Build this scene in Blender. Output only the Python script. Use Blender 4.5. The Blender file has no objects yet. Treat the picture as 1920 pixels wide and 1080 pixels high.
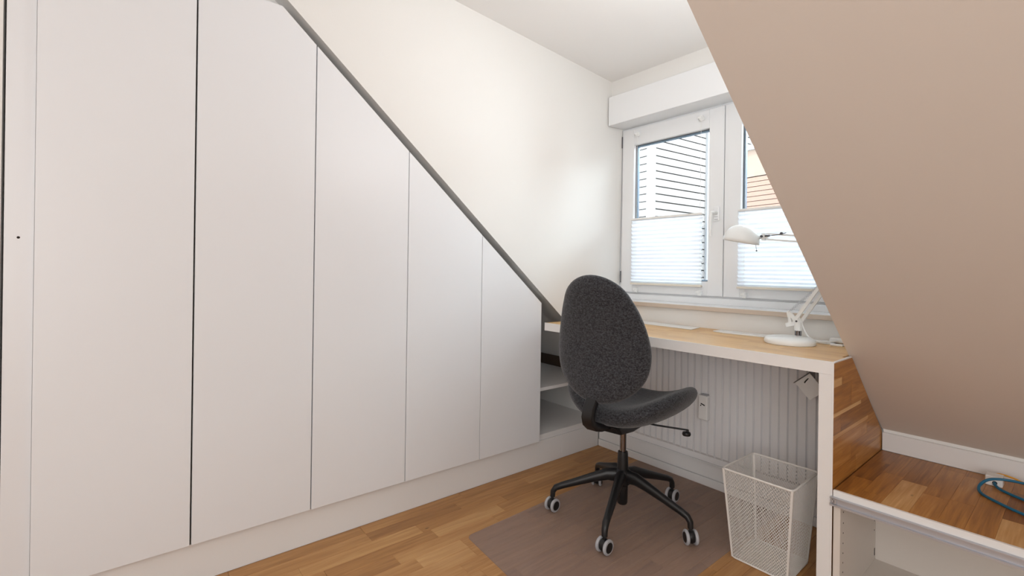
import bpy, bmesh, math, random
from mathutils import Vector, Matrix
random.seed(7)
S = bpy.context.scene
COL = S.collection
PI = math.pi

# ------------------------------------------------------------------ camera
cam_d = bpy.data.cameras.new('camera'); cam = bpy.data.objects.new('camera', cam_d); COL.objects.link(cam)
YAW, ROLL = 0.8808556, 0.0138781
fw = Vector((-math.sin(YAW), math.cos(YAW), 0.0)); rt = Vector((math.cos(YAW), math.sin(YAW), 0.0)); up = Vector((0, 0, 1))
r2 = rt * math.cos(ROLL) + up * math.sin(ROLL); u2 = -rt * math.sin(ROLL) + up * math.cos(ROLL)
m = Matrix((r2, u2, -fw)).transposed().to_4x4(); m.translation = Vector((1.7399, -2.0775, 0.975))
cam.matrix_world = m
cam_d.sensor_width = 36; cam_d.lens = 36 * 892.88 / 1920; cam_d.shift_y = -(540 - 505.81) / 1920
cam_d.clip_start = 0.02
S.camera = cam

# ------------------------------------------------------------------ light
W = bpy.data.worlds.new('sky'); S.world = W; W.use_nodes = True
bg = W.node_tree.nodes['Background']; bg.inputs[0].default_value = (0.80, 0.90, 1.0, 1); bg.inputs[1].default_value = 15.5

def area(name, loc, target, sx, sy, power, col, portal=False):
    d = bpy.data.lights.new(name, 'AREA'); d.shape = 'RECTANGLE'; d.size = sx; d.size_y = sy; d.energy = power; d.color = col
    o = bpy.data.objects.new(name, d); COL.objects.link(o); o.location = loc
    o.rotation_euler = (Vector(target) - Vector(loc)).to_track_quat('-Z', 'Y').to_euler()
    if portal: d.cycles.is_portal = True
    return o
sun_d = bpy.data.lights.new('sun', 'SUN'); sun_d.energy = 6.0; sun_d.angle = 0.01; sun_d.color = (1, 0.96, 0.9)
sun = bpy.data.objects.new('sun', sun_d); COL.objects.link(sun)
sun.rotation_euler = Vector((-0.62, 0.55, -0.62)).to_track_quat('-Z', 'Y').to_euler()
area('window_daylight_portal', (0.63, 0.34, 1.30), (0.63, -1, 1.30), 1.25, 1.0, 1, (1, 1, 1), True)
area('overhead_fill_light', (2.3, -3.3, 2.25), (1.6, -2.2, 0.4), 1.2, 1.2, 9, (1.0, 0.92, 0.84))  # added overhead fill, no ceiling lamp hangs there
area('rear_fill_light', (2.0, -4.4, 1.5), (0.9, -0.5, 1.1), 1.4, 1.2, 14, (0.97, 0.98, 1.0))  # added fill from behind the camera; the rear wall has no window
area('upward_fill_light', (2.3, -3.0, 0.9), (0.7, -0.7, 2.2), 0.8, 0.8, 8, (1.0, 0.98, 0.96))  # added fill aimed up at the dormer ceiling, no lamp stands there
area('dormer_fill_light', (1.20, -0.85, 1.60), (0.50, -0.60, 2.20), 0.6, 0.3, 7.2, (0.97, 0.985, 1.0))  # added fill hidden behind the right slope, no wall fixture
area('side_fill_light', (3.2, -2.9, 1.3), (0.0, -1.2, 1.3), 1.2, 1.4, 24, (0.93, 0.96, 1.0))  # added fill from the right to brighten doors and cheek wall, no window
S.view_settings.view_transform = 'Standard'; S.view_settings.look = 'None'; S.view_settings.gamma = 1
S.view_settings.use_curve_mapping = False; S.view_settings.exposure = 0.12

# ------------------------------------------------------------------ materials
def newmat(name):
    m = bpy.data.materials.new(name); m.use_nodes = True
    return m, m.node_tree.nodes, m.node_tree.links, m.node_tree.nodes['Principled BSDF']
def plain(name, col, rough=0.5, metal=0.0, bump=0.0, bscale=200, var=0.0, spec=0.5):
    m, N, L, p = newmat(name)
    p.inputs['Base Color'].default_value = (*col, 1); p.inputs['Roughness'].default_value = rough
    p.inputs['Metallic'].default_value = metal; p.inputs['Specular IOR Level'].default_value = spec
    tc = N.new('ShaderNodeTexCoord'); nz = N.new('ShaderNodeTexNoise'); nz.inputs['Scale'].default_value = bscale
    nz.inputs['Detail'].default_value = 3
    L.new(tc.outputs['Object'], nz.inputs['Vector'])
    if bump:
        b = N.new('ShaderNodeBump'); b.inputs['Strength'].default_value = bump; b.inputs['Distance'].default_value = 0.001
        L.new(nz.outputs['Fac'], b.inputs['Height']); L.new(b.outputs['Normal'], p.inputs['Normal'])
    if var:
        n2 = N.new('ShaderNodeTexNoise'); n2.inputs['Scale'].default_value = 3.0
        mx = N.new('ShaderNodeMix'); mx.data_type = 'RGBA'
        L.new(tc.outputs['Object'], n2.inputs['Vector']); L.new(n2.outputs['Fac'], mx.inputs['Factor'])
        mx.inputs['A'].default_value = (*[c * (1 - var) for c in col], 1); mx.inputs['B'].default_value = (*col, 1)
        L.new(mx.outputs['Result'], p.inputs['Base Color'])
    return m
M = {}
M['paint'] = plain('white_wall_paint', (0.80, 0.785, 0.755), 0.85, bump=0.12, bscale=260, var=0.02)
M['ceil'] = plain('ceiling_paint', (0.84, 0.83, 0.815), 0.9, bump=0.1, bscale=260)
M['beige'] = plain('slope_dimmed_paint', (0.70, 0.63, 0.565), 0.85, bump=0.12, bscale=260, var=0.02)  # slope colour darkened to beige to stand in for its dimmer light
M['door'] = plain('white_laminate', (0.785, 0.79, 0.805), 0.38, bump=0.03, bscale=500)
M['board'] = plain('white_board', (0.78, 0.77, 0.76), 0.45)
M['cabinet'] = plain('cream_cabinet_board', (0.72, 0.66, 0.60), 0.5)
M['edge'] = plain('white_edge_band', (0.82, 0.80, 0.78), 0.4)
M['pvc'] = plain('white_window_plastic', (0.83, 0.84, 0.85), 0.3)
M['radiator'] = plain('radiator_enamel', (0.80, 0.79, 0.79), 0.35)
M['lampwhite'] = plain('lamp_white_metal', (0.86, 0.87, 0.86), 0.3)
M['plastic'] = plain('white_plastic', (0.83, 0.82, 0.80), 0.4)
M['black'] = plain('black_plastic', (0.006, 0.006, 0.007), 0.42)
M['darkhole'] = plain('dark_hole', (0.02, 0.015, 0.012), 0.9)
M['chrome'] = plain('chrome_steel', (0.20, 0.18, 0.18), 0.2, 1.0)
M['darkmetal'] = plain('dark_spring_steel', (0.10, 0.10, 0.11), 0.35, 0.8)
M['alu'] = plain('brushed_aluminium', (0.55, 0.56, 0.60), 0.45, 0.7)
M['spacer'] = plain('glazing_spacer_blue_grey', (0.28, 0.38, 0.50), 0.4, 0.2)
M['gasket'] = plain('grey_gasket', (0.12, 0.12, 0.13), 0.7)
M['tyre'] = plain('light_grey_tyre', (0.42, 0.42, 0.44), 0.6)
M['mesh'] = plain('off_white_enamelled_wire', (0.76, 0.73, 0.69), 0.45)
M['blue'] = plain('blue_cable', (0.01, 0.13, 0.24), 0.45)
M['yellow'] = plain('yellow_cable', (0.75, 0.36, 0.03), 0.5)
M['render'] = plain('orange_render', (0.108, 0.072, 0.052), 0.9, bump=0.3, bscale=60, var=0.12)
M['orangeslat'] = plain('orange_stained_timber', (0.104, 0.052, 0.034), 0.8, var=0.15)
M['slat'] = plain('pale_facade_timber', (0.108, 0.095, 0.090), 0.8, var=0.08)
M['gap'] = plain('facade_backing', (0.018, 0.014, 0.013), 0.9)
M['post'] = plain('pale_corner_board', (0.12, 0.115, 0.117), 0.8)
M['sillwood'] = plain('pale_wood_sill', (0.66, 0.56, 0.47), 0.5, var=0.2)
M['gapfill'] = plain('dark_brown_gapfill', (0.05, 0.028, 0.015), 0.7)
M['carcass'] = plain('wardrobe_interior_shadow_board', (0.10, 0.09, 0.08), 0.7)  # carcass darkened to put shade into the door seams
M['ground'] = plain('outside_ground', (0.2, 0.19, 0.18), 0.9)

def wood(name, dark, mid, light, rough=0.42):
    m, N, L, p = newmat(name)
    tc = N.new('ShaderNodeTexCoord'); oi = N.new('ShaderNodeObjectInfo')
    mul = N.new('ShaderNodeMath'); mul.operation = 'MULTIPLY'; mul.inputs[1].default_value = 37.0
    L.new(oi.outputs['Random'], mul.inputs[0])
    add = N.new('ShaderNodeVectorMath'); add.operation = 'ADD'
    L.new(tc.outputs['Object'], add.inputs[0]); L.new(mul.outputs[0], add.inputs[1])
    mp = N.new('ShaderNodeMapping'); mp.inputs['Scale'].default_value = (2.2, 26, 26); L.new(add.outputs[0], mp.inputs['Vector'])
    n1 = N.new('ShaderNodeTexNoise'); n1.inputs['Scale'].default_value = 1.6; n1.inputs['Detail'].default_value = 6; n1.inputs['Distortion'].default_value = 1.1
    L.new(mp.outputs[0], n1.inputs['Vector'])
    mp2 = N.new('ShaderNodeMapping'); mp2.inputs['Scale'].default_value = (9, 260, 260); L.new(add.outputs[0], mp2.inputs['Vector'])
    n2 = N.new('ShaderNodeTexNoise'); n2.inputs['Scale'].default_value = 1.0; n2.inputs['Detail'].default_value = 3; L.new(mp2.outputs[0], n2.inputs['Vector'])
    sep = N.new('ShaderNodeSeparateColor'); L.new(oi.outputs['Color'], sep.inputs[0])
    # tone of the piece + grain
    a = N.new('ShaderNodeMath'); a.operation = 'MULTIPLY_ADD'; a.inputs[1].default_value = 0.75; L.new(n1.outputs['Fac'], a.inputs[0]); 
    b = N.new('ShaderNodeMath'); b.operation = 'MULTIPLY_ADD'; b.inputs[1].default_value = 0.30; L.new(n2.outputs['Fac'], b.inputs[0])
    c = N.new('ShaderNodeMath'); c.operation = 'ADD'; c.inputs[1].default_value = -0.53; L.new(sep.outputs[0], c.inputs[0])
    L.new(c.outputs[0], b.inputs[2]); L.new(b.outputs[0], a.inputs[2])
    cr = N.new('ShaderNodeValToRGB'); L.new(a.outputs[0], cr.inputs[0])
    e = cr.color_ramp.elements; e[0].position = 0.12; e[0].color = (*dark, 1); e[1].position = 0.92; e[1].color = (*light, 1)
    k = e.new(0.5); k.color = (*mid, 1)
    # knots
    vo = N.new('ShaderNodeTexVoronoi'); vo.inputs['Scale'].default_value = 4.5
    mp3 = N.new('ShaderNodeMapping'); mp3.inputs['Scale'].default_value = (1, 2.4, 2.4); L.new(add.outputs[0], mp3.inputs['Vector']); L.new(mp3.outputs[0], vo.inputs['Vector'])
    kr = N.new('ShaderNodeValToRGB'); L.new(vo.outputs['Distance'], kr.inputs[0])
    ke = kr.color_ramp.elements; ke[0].position = 0.02; ke[0].color = (0.25, 0.18, 0.12, 1); ke[1].position = 0.055; ke[1].color = (1, 1, 1, 1)
    mx = N.new('ShaderNodeMix'); mx.data_type = 'RGBA'; mx.blend_type = 'MULTIPLY'; mx.inputs['Factor'].default_value = 0.8
    L.new(cr.outputs[0], mx.inputs['A']); L.new(kr.outputs[0], mx.inputs['B'])
    L.new(mx.outputs['Result'], p.inputs['Base Color'])
    p.inputs['Roughness'].default_value = rough
    bp = N.new('ShaderNodeBump'); bp.inputs['Strength'].default_value = 0.08; bp.inputs['Distance'].default_value = 0.001
    L.new(n2.outputs['Fac'], bp.inputs['Height']); L.new(bp.outputs['Normal'], p.inputs['Normal'])
    return m
M['oakfloor'] = wood('oak_parquet', (0.24, 0.10, 0.028), (0.44, 0.215, 0.07), (0.62, 0.36, 0.15))
M['oaktop'] = wood('oiled_oak_board', (0.20, 0.066, 0.009), (0.50, 0.22, 0.045), (0.78, 0.50, 0.22), 0.36)
M['oaksub'] = plain('oak_subfloor', (0.42, 0.21, 0.075), 0.6)

def fabric():
    m, N, L, p = newmat('charcoal_melange_wool')
    tc = N.new('ShaderNodeTexCoord'); n1 = N.new('ShaderNodeTexNoise'); n1.inputs['Scale'].default_value = 420; n1.inputs['Detail'].default_value = 2
    n2 = N.new('ShaderNodeTexNoise'); n2.inputs['Scale'].default_value = 170
    mp = N.new('ShaderNodeMapping'); mp.inputs['Scale'].default_value = (0.8, 0.8, 1.1)
    L.new(tc.outputs['Object'], mp.inputs[0]); L.new(mp.outputs[0], n1.inputs[0]); L.new(mp.outputs[0], n2.inputs[0])
    ad = N.new('ShaderNodeMath'); ad.operation = 'MULTIPLY'; L.new(n1.outputs['Fac'], ad.inputs[0]); L.new(n2.outputs['Fac'], ad.inputs[1])
    cr = N.new('ShaderNodeValToRGB'); L.new(ad.outputs[0], cr.inputs[0])
    e = cr.color_ramp.elements; e[0].position = 0.12; e[0].color = (0.012, 0.0122, 0.014, 1); e[1].position = 0.42; e[1].color = (0.080, 0.081, 0.090, 1)
    L.new(cr.outputs[0], p.inputs['Base Color']); p.inputs['Roughness'].default_value = 0.95
    p.inputs['Sheen Weight'].default_value = 0.25; p.inputs['Specular IOR Level'].default_value = 0.15
    bp = N.new('ShaderNodeBump'); bp.inputs['Strength'].default_value = 0.5; bp.inputs['Distance'].default_value = 0.002
    L.new(n1.outputs['Fac'], bp.inputs['Height']); L.new(bp.outputs['Normal'], p.inputs['Normal'])
    return m
M['fabric'] = fabric()

def glass():
    m, N, L, p = newmat('window_glass'); N.remove(p)
    out = N['Material Output']; t = N.new('ShaderNodeBsdfTransparent'); t.inputs[0].default_value = (0.97, 0.985, 0.98, 1)
    g = N.new('ShaderNodeBsdfGlossy'); g.inputs['Roughness'].default_value = 0.02
    f = N.new('ShaderNodeFresnel'); f.inputs[0].default_value = 1.3; mx = N.new('ShaderNodeMixShader')
    L.new(f.outputs[0], mx.inputs[0]); L.new(t.outputs[0], mx.inputs[1]); L.new(g.outputs[0], mx.inputs[2]); L.new(mx.outputs[0], out.inputs[0])
    return m
M['glass'] = glass()
def blind():
    m, N, L, p = newmat('white_pleated_blind_cloth'); out = N['Material Output']
    p.inputs['Base Color'].default_value = (0.88, 0.90, 0.93, 1); p.inputs['Roughness'].default_value = 0.9
    t = N.new('ShaderNodeBsdfTranslucent'); t.inputs[0].default_value = (0.84, 0.88, 0.93, 1); mx = N.new('ShaderNodeMixShader'); mx.inputs[0].default_value = 0.5
    L.new(p.outputs[0], mx.inputs[1]); L.new(t.outputs[0], mx.inputs[2]); L.new(mx.outputs[0], out.inputs[0])
    return m
M['blind'] = blind()
def matmat():
    m, N, L, p = newmat('clear_frosted_floor_mat'); out = N['Material Output']
    p.inputs['Base Color'].default_value = (0.50, 0.42, 0.38, 1); p.inputs['Roughness'].default_value = 0.45
    t = N.new('ShaderNodeBsdfTransparent'); t.inputs[0].default_value = (0.95, 0.94, 0.96, 1)
    mx = N.new('ShaderNodeMixShader'); mx.inputs[0].default_value = 0.24
    L.new(t.outputs[0], mx.inputs[1]); L.new(p.outputs[0], mx.inputs[2]); L.new(mx.outputs[0], out.inputs[0])
    return m
M['mat'] = matmat()

# ------------------------------------------------------------------ helpers
def box(bm, x0, x1, y0, y1, z0, z1):
    vs = [bm.verts.new((x, y, z)) for x in (x0, x1) for y in (y0, y1) for z in (z0, z1)]
    for f in ((0, 1, 3, 2), (4, 6, 7, 5), (0, 4, 5, 1), (2, 3, 7, 6), (0, 2, 6, 4), (1, 5, 7, 3)):
        bm.faces.new([vs[i] for i in f])
    return vs
def prism(bm, pts, axis, lo, hi):
    """pts: 2-D polygon in the plane normal to axis; extruded from lo to hi."""
    def P(a, b, c):
        return (c, a, b) if axis == 'x' else (a, c, b) if axis == 'y' else (a, b, c)
    A = [bm.verts.new(P(a, b, lo)) for a, b in pts]; B = [bm.verts.new(P(a, b, hi)) for a, b in pts]
    bm.faces.new(A); bm.faces.new(B[::-1]); n = len(pts)
    for i in range(n): bm.faces.new((A[i], B[i], B[(i + 1) % n], A[(i + 1) % n]))
def tube(bm, pts, r, n=10, cap=True):
    pts = [Vector(p) for p in pts]; rings = []
    R = r if isinstance(r, (list, tuple)) else [r] * len(pts)
    prev = None
    for i, p in enumerate(pts):
        t = (pts[min(i + 1, len(pts) - 1)] - pts[max(i - 1, 0)]).normalized()
        if prev is None:
            a = t.orthogonal().normalized()
        else:
            a = (prev - t * prev.dot(t)).normalized()
        prev = a; b = t.cross(a)
        rings.append([bm.verts.new(p + (a * math.cos(2 * PI * k / n) + b * math.sin(2 * PI * k / n)) * R[i]) for k in range(n)])
    for i in range(len(rings) - 1):
        for k in range(n):
            bm.faces.new((rings[i][k], rings[i][(k + 1) % n], rings[i + 1][(k + 1) % n], rings[i + 1][k]))
    if cap:
        bm.faces.new(rings[0][::-1]); bm.faces.new(rings[-1])
def bar(bm, p0, p1, w, h, upv=(0, 0, 1)):
    p0, p1 = Vector(p0), Vector(p1); t = (p1 - p0).normalized(); u = Vector(upv); s = t.cross(u).normalized(); u = s.cross(t)
    vs = []
    for p in (p0, p1):
        for a, b in ((-1, -1), (1, -1), (1, 1), (-1, 1)): vs.append(bm.verts.new(p + s * a * w / 2 + u * b * h / 2))
    for f in ((3, 2, 1, 0), (4, 5, 6, 7), (0, 1, 5, 4), (1, 2, 6, 5), (2, 3, 7, 6), (3, 0, 4, 7)): bm.faces.new([vs[i] for i in f])
def lathe(bm, prof, c, n=40, ax=None, closed=False):
    """prof: (radius, height) pairs about an axis through c (default +Z)."""
    c = Vector(c); w = Vector(ax).normalized() if ax else Vector((0, 0, 1)); a = w.orthogonal().normalized(); b = w.cross(a)
    rings = []
    for r, h in prof:
        if r < 1e-6: rings.append([bm.verts.new(c + w * h)])
        else: rings.append([bm.verts.new(c + w * h + (a * math.cos(2 * PI * k / n) + b * math.sin(2 * PI * k / n)) * r) for k in range(n)])
    seq = list(zip(rings, rings[1:])) + ([(rings[-1], rings[0])] if closed else [])
    for A, B in seq:
        for k in range(n):
            if len(A) == 1 and len(B) == 1: continue
            if len(A) == 1: bm.faces.new((A[0], B[k], B[(k + 1) % n]))
            elif len(B) == 1: bm.faces.new((A[k], A[(k + 1) % n], B[0]))
            else: bm.faces.new((A[k], A[(k + 1) % n], B[(k + 1) % n], B[k]))
def bevel(bm, w, seg=1):
    bmesh.ops.recalc_face_normals(bm, faces=bm.faces)
    es = [e for e in bm.edges if len(e.link_faces) == 2 and e.calc_face_angle(0) > 0.6]
    bmesh.ops.bevel(bm, geom=es, offset=w, segments=seg, affect='EDGES', profile=0.5, clamp_overlap=True)
def world_offset(p):
    v = Vector((0, 0, 0))
    while p is not None: v += p.location; p = p.parent
    return v
def obj(name, bm, mat, parent=None, local=False, smooth=False, origin=None, rotz=0.0, angle=0.7):
    """Link bm as one mesh object.  World coordinates unless local is set."""
    bmesh.ops.recalc_face_normals(bm, faces=bm.faces)
    me = bpy.data.meshes.new(name)
    if smooth:
        for f in bm.faces: f.smooth = True
        for e in bm.edges:
            if len(e.link_faces) == 2 and e.calc_face_angle(0) > angle: e.smooth = False
    off = Vector((0, 0, 0)) if local or parent is None else world_offset(parent)
    org = Vector(origin) if origin is not None else (off.copy() if not local else Vector((0, 0, 0)))
    if not local: 
        bmesh.ops.translate(bm, vec=-org, verts=bm.verts)
    bm.to_mesh(me); bm.free()
    me.materials.append(M[mat])
    o = bpy.data.objects.new(name, me); COL.objects.link(o)
    if parent is not None: o.parent = parent
    if not local: o.location = org - off
    return o
def tag(o, label, cat, group=None, kind=None):
    if label: o['label'] = label
    if cat: o['category'] = cat
    if group: o['group'] = group
    if kind: o['kind'] = kind
    return o
def thing(name, loc, label, cat, rotz=0.0, group=None):
    o = bpy.data.objects.new(name, None); COL.objects.link(o); o.location = loc; o.rotation_euler = (0, 0, rotz)
    o.empty_display_size = 0.1
    return tag(o, label, cat, group)
def struct(name, bm, mat, parent=None, label=None):
    o = obj(name, bm, mat, parent)
    o['kind'] = 'structure'
    if label: o['label'] = label
    return o
def NB(): return bmesh.new()
def clip(poly, a, b, c):
    """keep the part of a 2-D polygon where a*x+b*y<=c"""
    out = []
    for i in range(len(poly)):
        p, q = poly[i], poly[(i + 1) % len(poly)]
        dp, dq = a * p[0] + b * p[1] - c, a * q[0] + b * q[1] - c
        if dp <= 0: out.append(p)
        if dp * dq < 0:
            t = dp / (dp - dq); out.append((p[0] + t * (q[0] - p[0]), p[1] + t * (q[1] - p[1])))
    return out
def area2(poly): return abs(sum(poly[i][0] * poly[(i + 1) % len(poly)][1] - poly[(i + 1) % len(poly)][0] * poly[i][1] for i in range(len(poly)))) / 2

# ------------------------------------------------------------------ key measures
SA, SB = 0.4664, -0.8537                    # roof slope: z = SA + SB*y
def zs(y): return SA + SB * y
XR = 1.269                                  # outer face of the desk leg
YD = -0.4658                                # front of the desk and bench
ZT, ZU = 0.7179, 0.6805                     # desk top, underside
ZB = 0.3468                                 # bench top
YK = 0.054                                  # knee wall face
CZ0, CZK = 2.035, -0.0765                   # dormer ceiling z = CZ0 + CZK*y
def zc(y): return CZ0 + CZK * y

# ------------------------------------------------------------------ structure
bm = NB(); box(bm, -0.70, 3.3, -4.6, 0.32, -0.12, -0.011); floor = struct('floor', bm, 'oaksub', label='oak strip parquet floor running parallel to the wardrobe')
SW = 0.061
def strip_obj(name, L_, W_, T_, mat, parent, loc, tone, rot=PI / 2, bw=0.0006):
    bm = NB(); box(bm, -L_ / 2, L_ / 2, -W_ / 2, W_ / 2, -T_, 0); bevel(bm, bw)
    o = obj(name, bm, mat, None, local=True); o.parent = parent
    o.location = Vector(loc) - world_offset(parent); o.rotation_euler = (0, 0, rot); o.color = (tone, tone, tone, 1)
    return o
fixed = {0: [(-1.37, -0.93, .46), (-1.80, -1.37, .44)], 1: [(-1.37, -0.99, .30), (-0.99, -0.62, .5), (-1.83, -1.37, .55)], 2: [(-1.62, -1.20, .66), (-1.20, -0.80, .47)],
         3: [(-1.17, -0.86, .74), (-1.56, -1.17, .40), (-.86, -.45, .5)], 4: [(-1.35, -0.93, .58)], 5: [(-1.30, -1.12, .76), (-1.12, -.8, .55)]}
for k in range(21):
    x0 = k * SW
    segs = sorted(fixed.get(k, []))
    lo = segs[0][0] if segs else -1.3 + random.uniform(-.3, .3); hi = segs[-1][1] if segs else lo
    while lo > -2.1:
        l = random.uniform(0.26, 0.48); segs.insert(0, (lo - l, lo, random.uniform(.38, .66))); lo -= l
    while hi < 0.0:
        l = random.uniform(0.26, 0.48); e = min(hi + l, 0.012)
        if 0.012 - e < 0.05: e = 0.012
        segs.append((hi, e, random.uniform(.38, .64))); hi = e
    for a, b, t in segs:
        g = 0.0004 + (0.0004 if k % 3 == 0 else 0)
        strip_obj('plank', b - a - g, SW - g, 0.011, 'oakfloor', floor, (x0 + SW / 2, (a + b) / 2, 0), t)

bm = NB(); box(bm, -0.70, 1.2635, 0.02, 0.30, -0.01, 0.798)
box(bm, -0.70, 0.0, 0.145, 0.30, 0.798, 2.40); box(bm, 1.2559, 3.3, 0.06, 0.30, 0.7975, 2.40)
box(bm, 0.0, 1.2559, 0.04, 0.30, 1.80, 2.40)
wall_back = struct('wall_back', bm, 'paint', label='white window wall under and above the dormer window')
# left dormer cheek wall above the slope
bm = NB()
ys_ = [-2.2, 0.145]
lo = [(y, zs(y)) for y in ys_]; hi = [(0.145, 2.4), (-2.2, 2.4)]
A = []
for x_lo, x_hi in ((0.0129, 0.036), (-0.12, -0.12)):
    A.append([bm.verts.new((x_lo, *lo[0])), bm.verts.new((x_lo, *lo[1])), bm.verts.new((x_hi, *hi[0])), bm.verts.new((x_hi, *hi[1]))])
bm.faces.new(A[0]); bm.faces.new(A[1][::-1])
for i in range(4): bm.faces.new((A[0][i], A[1][i], A[1][(i + 1) % 4], A[0][(i + 1) % 4]))
struct('wall_left', bm, 'paint', label='white dormer side wall above the wardrobe')
bm = NB(); prism(bm, [(-2.1, zs(-2.1) + .04), (0.145, zs(0.145) + .04), (0.145, 2.4), (-2.1, 2.4)], 'x', 1.278, 1.40)
struct('wall_right', bm, 'paint', label='hidden dormer side wall on the right')
# sloped ceilings
def slope_piece(name, pts, mat, th=0.12, label=None):
    bm = NB(); n = Vector((0, -SB, 1)).normalized()
    a = [bm.verts.new((x, y, zs(y))) for x, y in pts]; b = [bm.verts.new(Vector((x, y, zs(y))) + n * th) for x, y in pts]
    bm.faces.new(a); bm.faces.new(b[::-1]); k = len(pts)
    for i in range(k): bm.faces.new((a[i], b[i], b[(i + 1) % k], a[(i + 1) % k]))
    return struct(name, bm, mat, label=label)
yt_ = (2.35 - SA) / SB
slope_piece('ceiling_slope_right', [(1.2725, YK), (1.2690, YK), (1.2559 + 0.0293 * (-0.30 + 0.4), -0.2985), (1.2559 + 0.0293 * (-2.03 + .4), -2.03), (1.208, yt_), (3.3, yt_), (3.3, YK)], 'beige', label='sloping ceiling to the right of the window, its dimness put into a beige colour')
slope_piece('ceiling_slope_left', [(-0.62, yt_), (0.0129, yt_), (0.0129, -0.297), (0.0129, 0.0185), (-0.62, 0.0185)], 'paint', 0.03, label='strip of sloping ceiling over the wardrobe')
slope_piece('ceiling_slope_middle', [(0.0129, yt_), (0.0129, -2.04), (1.2559 + 0.0293 * (-2.03 + .4), -2.04), (1.208, yt_)], 'paint', label='sloping ceiling above the dormer opening')
bm = NB(); prism(bm, [(-2.12, zc(-2.12)), (0.30, zc(0.30)), (0.30, 2.42), (-2.12, 2.42)], 'x', -0.12, 1.40)
struct('ceiling', bm, 'ceil', label='white flat dormer ceiling')
bm = NB(); box(bm, -0.7, 3.3, -4.6, yt_ + 0.01, 2.35, 2.45); struct('ceiling_main', bm, 'ceil', label='flat ceiling of the main room')
bm = NB(); box(bm, 3.3, 3.4, -4.7, 0.3, -0.1, 2.45); struct('wall_far_right', bm, 'paint', label='plain wall to the right, out of view')
bm = NB(); box(bm, -0.7, 3.3, -4.7, -4.6, -0.1, 2.45); struct('wall_rear', bm, 'paint', label='plain wall behind the camera')
bm = NB(); box(bm, -0.75, -0.65, -4.7, 0.3, -0.1, 2.45); struct('wall_far_left', bm, 'paint', label='outer wall behind the wardrobe')
bm = NB(); box(bm, -0.64, -0.002, -4.6, -2.3085, 0, 2.35); struct('wall_left_front', bm, 'paint', label='white wall at the left end of the wardrobe')
bm = NB(); box(bm, XR + 0.004, 3.3, YK, 0.30, 0, zs(YK) + 0.004); struct('wall_knee', bm, 'paint', label='low knee wall behind the oak bench')
# baseboards
bm = NB(); box(bm, 0.001, 1.229, 0.0, 0.0195, 0.0, 0.037); bevel(bm, 0.0015); struct('baseboard_back', bm, 'board', label='white baseboard under the radiator')
bm = NB(); box(bm, 0.001, 1.229, 0.006, 0.0195, 0.0385, 0.118); bevel(bm, 0.001); struct('trim_1', bm, 'board', label='white upper board between the baseboard and the radiator')
bm = NB(); box(bm, XR + 0.003, 3.3, YK - 0.012, YK, ZB, 0.4105); bevel(bm, 0.0015); struct('baseboard_knee', bm, 'board', label='white baseboard behind the oak bench')

# ------------------------------------------------------------------ wardrobe
w = thing('wardrobe', (0.0, -1.36, 0.0), 'tall white built-in wardrobe with five handleless doors cut to the roof slope', 'wardrobe')
DZ0, ZTOP, YTOP = 0.128, 1.845, -1.6657
def dtop(y): return ZTOP if y < YTOP else 0.813 + 0.8594 * (-0.4656 - y)
seams = [-2.2455, -1.9021, -1.5525, -1.1933, -0.8304, -0.4656]
for i in range(5):
    g = [0.0025, 0.0020, 0.0017, 0.0013][min(i, 3)]
    a, b = seams[i] + (g if i else 0), seams[i + 1] - ([0.0025, 0.0020, 0.0017, 0.0013, 0][i])
    poly = [(a, DZ0), (b, DZ0), (b, dtop(b))]
    if a < YTOP < b: poly.append((YTOP, ZTOP))
    poly.append((a, dtop(a)))
    bm = NB(); prism(bm, poly, 'x', 0.002, 0.020); bevel(bm, 0.0008)
    obj('door', bm, 'door', w)
    # raised edge banding line along the cut top
    if b > YTOP:
        a2 = max(a, YTOP)
        bm = NB(); e0 = (a2 + 0.003, dtop(a2 + 0.003) - 0.014); e1 = (b - 0.003, dtop(b - 0.003) - 0.014)
        prism(bm, [e0, e1, (e1[0], e1[1] + 0.0012), (e0[0], e0[1] + 0.0012)], 'x', 0.0195, 0.0203)
        obj('edge_banding', bm, 'edge', w.children[-1])
bm = NB()
CT = 0.034
def ctop(y): return dtop(y) - 0.01
prism(bm, [(-2.243, DZ0), (-0.4675, DZ0), (-0.4675, ctop(-0.4675)), (YTOP, ctop(YTOP)), (-2.243, ctop(-2.243))], 'x', -0.60, -0.0015)
obj('carcass', bm, 'carcass', w)
bm = NB(); prism(bm, [(-2.243, ZTOP - .01), (YTOP, ZTOP - .01), (-0.4675, ctop(-.4675)), (-0.4675, zs(-.4675) - .001), (-2.2, zs(-2.2) - .001), (-2.243, zs(-2.2) - 0.001)], 'x', -0.075, -0.055)
o = obj('filler_strip', bm, 'board', w); o['label'] = 'shadowed filler strip between the door tops and the roof slope'
bm = NB(); box(bm, -0.018, 0.0, -2.2455, -0.2905, 0.0, 0.1215); bevel(bm, 0.0006); obj('plinth', bm, 'board', w)
bm = NB(); box(bm, -0.018, -0.0005, -0.2895, 0.0, 0.0, 0.1215); bevel(bm, 0.0006); obj('plinth', bm, 'board', w)
bm = NB(); box(bm, -0.60, 0.0, -2.3025, -2.2475, 0.0, 2.349); bevel(bm, 0.001); sp = obj('side_filler', bm, 'door', w)
bm = NB(); lathe(bm, [(0, 0.0006), (0.0028, 0.0006), (0.0032, 0)], (0.0, -2.2765, 1.040), 16, (1, 0, 0)); o = obj('screw_hole', bm, 'darkhole', sp)

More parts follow.
